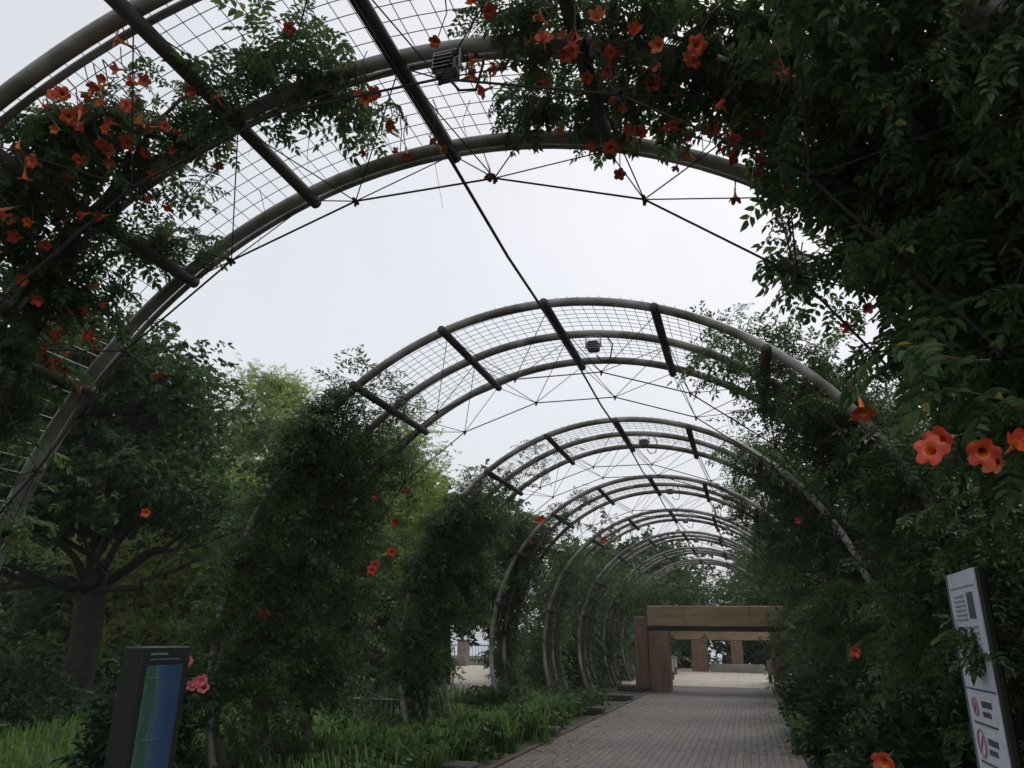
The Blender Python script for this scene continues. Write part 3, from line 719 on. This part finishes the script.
def cover(name,n,xr,yr,zr,sc,mat,label):
    C=np.stack([rng.uniform(*xr,n//14),rng.uniform(*yr,n//14)],1)[rng.integers(0,n//14,n)]+rng.normal(0,.16,(n,2))
    k=(C[:,0]<-3.46)|(C[:,0]>.8); C=C[k]
    if name=='undergrowth':
        q=C[:,0]/C[:,1]; C=C[~((q>-.41)&(q<-.32)|(q>-.31)&(q<-.285))]
    P=np.column_stack([C,rng.uniform(*zr,len(C))]); A=rng.normal(0,1,P.shape)*[1,1,.35]+[0,0,.25]
    o=leaf_mesh(name,scatter(T_BROAD,P,A,np.array([0,0,1.])+rng.normal(0,.35,P.shape),sc*rng.uniform(.6,1.4,len(P))),mat); tag(o,label,'ground cover',kind='stuff')
cover('ground_cover',1700,(-6.0,-3.42),(7,20),(.05,.42),.2,M['vine'],'low leafy ground cover mixed with the grass in the left bed')
cover('undergrowth',2600,(-20,-8.6),(13,21),(.1,1.15),.4,M['treemid'],'leafy undergrowth behind the left bed beneath the trees')
cover('undergrowth',3600,(-13,-5.2),(24,36),(.1,1.7),.45,M['treedark'],'dark undergrowth left of the stone gate behind the last arches')
li=0
spots=[(-4.3,8.9,'by the left feet of the second arch, nearest the path'),(-5.2,9.6,'behind the feet of the second arch'),(-4.1,10.0,'at the path edge past the second arch'),(-5.9,10.4,'in the middle of the left bed'),(-3.95,11.6,'just before the third arch by the kerb'),
       (-4.9,12.6,'beyond the third arch feet'),(-3.85,13.2,'at the kerb beyond the third arch'),(-4.2,14.4,'before the fourth arch feet'),(-5.0,8.2,'left of the second arch far foot'),(-6.2,8.9,'left behind the second arch foot'),(-5.6,7.4,'at the picture bottom right of the map board')]
for x,y,d in spots:
    t=thing('lily_clump',(x,y,0),f'clump of long green leaves {d}','plant','lily clumps in the left bed')
    c=np.array([(x,y)])+rng.normal(0,.22,(14,2)); blades('leaves',None,360,.5,.026,M['lily'],t,.7,c)
for x,y,d in [(1.0,9.0,'between the second and third arches'),(.95,12.9,'between the third and fourth arches')]:
    t=thing('lily_clump',(x,y,0),f'clump of grassy leaves at the right path edge {d}','plant','lily clumps in the right bed')
    c=np.array([(x,y)])+rng.normal(0,.2,(12,2)); blades('leaves',None,320,.5,.02,M['lily'],t,.7,c)

# ------------------------------------------------------------------ signs
def face_mat(o): return o
# map board: face looks +X (towards the walk)
X=-3.85; y0,y1=4.22,4.69; zt=1.51
t=thing('map_board',(X,(y0+y1)/2,0),'dark framed map board in blue and green standing in the grass at lower left','sign')
b=MB(); b.box(X-.15,X,y0,y1,0,zt,0,.012); b.build('frame',[M['signside']],t)
b=MB(); b.box(X,X+.012,y0+.005,y1-.005,.2,zt-.005,0,.003); fr=b.build('header_panel',M['signdark'],t)
b=MB(); b.box(X+.013,X+.017,y0+.06,y1-.07,.25,zt-.12); pn=b.build('map_panel',M['mapprint'],t)
b=MB()
for a,z0,z1 in ((.16,.35,.75),(.19,.8,1.22)): b.box(X+.0195,X+.0205,y0+a,y0+a+.006,z0,z1)
for z,a,c in ((.62,.12,.3),(.93,.1,.26),(1.31,.09,.2)): b.box(X+.0195,X+.0205,y0+a,y0+c,z,z+.006)
b.build('map_routes',M['mappale'],pn)
b=MB(); b.box(X+.0125,X+.0145,y0+.08,y0+.24,zt-.055,zt-.04); b.box(X+.0125,X+.0145,y0+.08,y0+.36,zt-.085,zt-.078); b.build('title_lettering',M['mappale'],fr)
# notice board right: face looks -X
X=.95; y0,y1=3.66,4.12; zt=1.915
t=thing('notice_board',(X,(y0+y1)/2,0),'tall white notice board with red prohibition rings, half hidden by vine leaves at right','sign')
b=MB(); b.box(X,X+.035,y0-.02,y1+.02,0,zt,0,.008); b.build('frame',M['signside'],t)
b=MB(); b.box(X-.006,X-.001,y0,y1,.4,zt-.004); pn=b.build('face_panel',M['signwhite'],t)
b=MB(); b.box(X-.005,X+.01,y1+.0205,y1+.04,0.3,zt-.01); b.build('edge_trim',M['bluegrey'],t)
def mark(nm,mat,rects):
    b=MB()
    for a,c,z0,z1 in rects: b.box(X-.0095,X-.0065,y1-c,y1-a,z0,z1)
    b.build(nm,mat,pn)
mark('header_rule',M['inkgrey'],[(.03,.43,zt-.075,zt-.069)])
mark('notice_picture',M['inkdark'],[(.29,.38,zt-.21,zt-.10)])
mark('text_lines',M['inkgrey'],[(.07,.25,zt-.115-.02*i,zt-.107-.02*i) for i in range(6)]+[(.07,.07+random.uniform(.24,.32),zt-.25-.024*i,zt-.24-.024*i) for i in range(9)])
mark('panel_gap',M['inkdark'],[(.0,.46,1.408,1.415)])
for z_ in (1.268,1.11,.95,.7): mark('section_rule',M['inkdark'],[(.06,.40,z_,z_+.009)])
for zc_,rr in ((1.338,.036),(1.19,.055),(1.03,.055),(.83,.055)):
    b=MB(); yc=y1-.12; th=np.linspace(0,2*PI,25)
    b.tube(np.stack([np.full(25,X-.009),yc+rr*np.cos(th),zc_+rr*np.sin(th)],1),.0036,6,False)
    b.tube([(X-.009,yc+rr*.7,zc_-rr*.7),(X-.009,yc-rr*.7,zc_+rr*.7)],.0032,6); b.build('prohibition_ring',M['inkred'],pn)
    mark('bold_lettering',M['inkdark'],[(.22+.03*i,.242+.03*i,zc_+.004,zc_+.03) for i in range(5)]+[(.22+.03*i,.242+.03*i,zc_-.034,zc_-.012) for i in range(4)])
# a few vine shoots of the near vine hang across the notice board
t=thing('vine_spray',(1.3,3.9,1.3),'leafy vine spray hanging across the middle of the white notice board','vine')
V=Vine(0,.17)
for i in range(9):
    V.shoot(np.array([1.05+random.uniform(0,.2),random.uniform(3.6,4.1),random.uniform(1.5,1.68)]),np.array([-.8,random.uniform(-.5,.3),random.uniform(-.1,.3)]),random.uniform(.15,.32),.7,leaf=.12)
V.build(t)

# ------------------------------------------------------------------ low railing in the left bed
t=thing('picket_railing',(-6.2,10.5,0),'low dark iron picket railing in the left bed behind the second arch','railing')
b=MB()
for i in range(34): b.tube([(-7.6+i*.085,10.6,0),(-7.6+i*.085,10.6,.78)],.008,5)
b.build('pickets',M['hoop'],t); b=MB(); b.tube([(-7.65,10.6,.72),(-4.75,10.6,.72)],.014,6); b.tube([(-7.65,10.6,.12),(-4.75,10.6,.12)],.014,6); b.build('rails',M['hoop'],t)
# iron railing at the water
t=thing('iron_railing',(-18,44,0),'dark iron railing beyond the side path, before the bright water','railing')
b=MB()
for i in range(120): b.tube([(-36+i*.2,46,.1),(-36+i*.2,46,1.25)],.014,4)
b.build('pickets',M['iron'],t); b=MB(); b.tube([(-36,46,1.1),(-12,46,1.1)],.03,6); b.tube([(-36,46,.25),(-12,46,.25)],.03,6); b.build('rails',M['iron'],t)
for i,px_ in enumerate((463,520)):
    p=at_y(px_,660,43 if i==0 else 45); b=MB(); b.box(p[0]-.28,p[0]+.28,p[1]-.28,p[1]+.28,0,1.35,0,.02)
    t=thing('stone_pillar',(p[0],p[1],0),('pale stone pillar left of the railing gap' if i==0 else 'pale stone pillar right, seen between the third and fourth arch feet'),'pillar','stone pillars by the railing')
    b.build('shaft',M['palestone'],t); b=MB(); b.box(p[0]-.34,p[0]+.34,p[1]-.34,p[1]+.34,1.352,1.46,0,.02); b.build('cap',M['palestone'],t)

# ------------------------------------------------------------------ gate and plaza furniture
gy=26.5
t0=t=thing('stone_gate',(-1.3,gy,0),'tan stone gate with a heavy lintel across the end of the arched walk','gate')
zb0,zb1=2.02,2.68
b=MB(); b.box(-3.22,1.55,gy-.35,gy+.35,zb0,zb1,0,.025); b.build('lintel',M['timber'],t)
b=MB(); b.box(-3.2,1.45,gy-.28,gy+.28,zb0-.14,zb0-.003,0,.01); b.build('soffit_beam',M['signside'],t)
for x in (-3.2,.66):
    b=MB(); b.box(x,x+.66,gy-.33,gy+.33,0,zb0-.143,0,.02); b.build('post',M['redpost'],t)
b=MB(); b.box(-3.72,-3.24,gy-.1,gy+.5,0,2.35,0,.03); b.build('wing_wall',M['redpost'],t)
b=MB(); b.tube([(-1.4,gy,zb0-.15),(-1.4,gy,zb0-.3)],.012,6); b.tube([(-1.4,gy,zb0-.3),(-1.4,gy,zb0-.36),(-1.4,gy,zb0-.46),(-1.4,gy,zb0-.5)],[.05,.11,.12,.03],10); b.build('hanging_lamp',M['lampgrey'],t)
t=thing('trumpet_vine',(1.4,gy-.8,0),'leafy climber covering most of the right post of the stone gate','vine')
V=Vine(2,.28)
for _ in range(230): V.shoot(np.array([random.uniform(.75,2.2),gy-random.uniform(.4,1.0),random.uniform(.1,2.9)]),rng.normal(0,.7,3)+[.2,0,.1],random.uniform(.2,.5),.5)
V.build(t)
t=thing('trumpet_vine',(-1.3,gy+1.5,0),'leafy vine heaped along the top of the stone gate lintel','vine')
V=Vine(2,.36)
for _ in range(420):
    V.shoot(np.array([random.uniform(-4.3,1.9),gy+random.uniform(.2,1.8),zb1+random.uniform(0,.8)]),rng.normal(0,.7,3)+[0,0,.5],random.uniform(.3,.8),.5)
V.build(t)
py=44
for x in (-2.0,.1):
    b=MB(); b.box(x-.006,x+.006,gy-.354,gy-.346,zb0+.02,zb1-.02); b.build('joint',M['signside'],t0)
t=thing('far_pergola',(-1.5,py,0),'farther stone pergola with square pillars, seen small through the gate','pergola')
b=MB(); b.box(-8.5,5.5,py-.35,py+.35,1.62,2.15,0,.02); b.build('lintel',M['timber'],t)
for x in (-8,-5.9,-3.05,at_y(731,650,44)[0],.95,3.6):
    b=MB(); w_=.85 if x==-3.05 else .6; b.box(x,x+w_,py-.33,py+.33,0,1.617,0,.02); b.build('pillar',M['redpost'] if x<0 else M['timber'],t)
b=MB(); b.box(-2.1,.7,py-.5,py-.34,0,.42,0,.02); b.build('low_wall',M['palestone'],t)
t=thing('vine_crest',(-1.5,py,0),'dark climber spread over the top of the farther pergola','vine')
V=Vine(2,.5)
for _ in range(160): V.shoot(np.array([random.uniform(-8.5,5.5),py+random.uniform(-.4,1.2),2.15+random.uniform(0,1.3)]),rng.normal(0,.7,3)+[0,0,.4],random.uniform(.4,.9),.5)
V.build(t)
def planter(x,y,label):
    t=thing('planter',(x,y,0),label,'planter','planters in the plaza')
    b=MB(); b.box(x-.42,x+.42,y-.42,y+.42,.32,.85,0,.02); b.build('box',M['palestone'],t)
    for sx in (-1,1):
        for sy in (-1,1):
            b=MB(); b.box(x+sx*.34-.07,x+sx*.34+.07,y+sy*.34-.07,y+sy*.34+.07,0,.318,0,.01); b.build('leg',M['redpost'],t)
    P=np.array([x,y,1.15])+rng.normal(0,1,(60,3)).clip(-1.3,1.3)*[.2,.2,.17]; A=P-np.array([x,y,.8])+rng.normal(0,.1,P.shape)
    leaf_mesh('plant',scatter(T_BROADL,P,A,np.array([0,0,1.])+rng.normal(0,.4,P.shape),.35*rng.uniform(.7,1.2,60)),M['shrub'],t)
planter(-3.55,33.5,'stone planter box on legs with bushy plant, left inside the gate')
planter(1.05,33.5,'stone planter box on legs with bushy plant, right inside the gate')
planter(-3.9,39,'stone planter box farther back by the left pergola pillars')
t=thing('round_pot',(-1.05,48,0),'rounded pot with slim trunk plant before the bright water, behind the far pergola','planter')
th=np.linspace(0,1,7); b=MB(); b.tube([(-1.05,48,z) for z in (0,.15,.4,.65,.8)],[.3,.48,.6,.55,.5],14); b.build('pot',M['stone'],t,True)
b=MB(); b.tube([(-1.05,48,.8),(-1.0,48,1.4),(-1.1,48,2.2)],[.09,.07,.05],8); b.build('stem',M['bark'],t)
P=np.array([-1.05,48,2.3])+rng.normal(0,1,(60,3))*[.5,.5,.3]
leaf_mesh('foliage',scatter(T_BROADL,P,rng.normal(0,1,P.shape),np.array([0,0,1.])+rng.normal(0,.4,P.shape),.45*rng.uniform(.7,1.2,60)),M['shrub'],t)

# ------------------------------------------------------------------ litter on the walk
n=1600; X_=np.where(rng.random(n)<.55,-3.3+np.abs(rng.normal(0,.5,n)),.55-np.abs(rng.normal(0,.35,n))); P=np.stack([X_.clip(-3.3,.58),rng.uniform(2,29,n),np.full(n,.016)],1)
A=rng.normal(0,1,(n,3))*[1,1,.05]; n2=70; P2=np.stack([rng.uniform(-3.2,.5,n2),rng.uniform(5,24,n2),np.full(n2,.018)],1); A2=rng.normal(0,1,(n2,3))*[1,1,.08]
U=np.array([0,0,1.])+rng.normal(0,.15,(n,3))
one=[(np.array(leaflet((0,0,0),0,1,.5,.08,.05)),np.array([(0,1,2,3),(0,3,4,5)]))]
M['litter']=mat_leaf('fallen_leaf',(.06,.045,.025),(.10,.075,.03),(.09,.10,.03),.7,.1)
tag(leaf_mesh('fallen_leaves',scatter(one,P,A,U,.055*rng.uniform(.6,1.3,n)),M['litter']),'small fallen leaves scattered along both edges of the brick walk','leaves',kind='stuff')
tag(leaf_mesh('fallen_petals',scatter([(np.array(leaflet((0,0,0),0,1,.9,.2,-.1)),np.array([(0,1,2,3),(0,3,4,5)]))],P2,A2,np.tile([0,0,1.],(n2,1)),.05*rng.uniform(.7,1.3,n2)),M['petal_old']),'faded orange petals fallen on the brick walk','petals',kind='stuff')

# ------------------------------------------------------------------ thin overcast haze over the whole garden
hm=bpy.data.materials.new('haze_air'); hm.use_nodes=True; ht=hm.node_tree
for n_ in list(ht.nodes):
    if n_.type=='BSDF_PRINCIPLED': ht.nodes.remove(n_)
pv=ht.nodes.new('ShaderNodeVolumePrincipled'); pv.inputs['Color'].default_value=(.86,.90,.93,1); pv.inputs['Density'].default_value=.0009; pv.inputs['Anisotropy'].default_value=.2
ht.links.new(pv.outputs[0],ht.nodes['Material Output'].inputs['Volume'])
b=MB(); b.box(-1510,1510,-210,2510,-1.0,15.5); tag(b.build('haze',hm),kind='stuff')
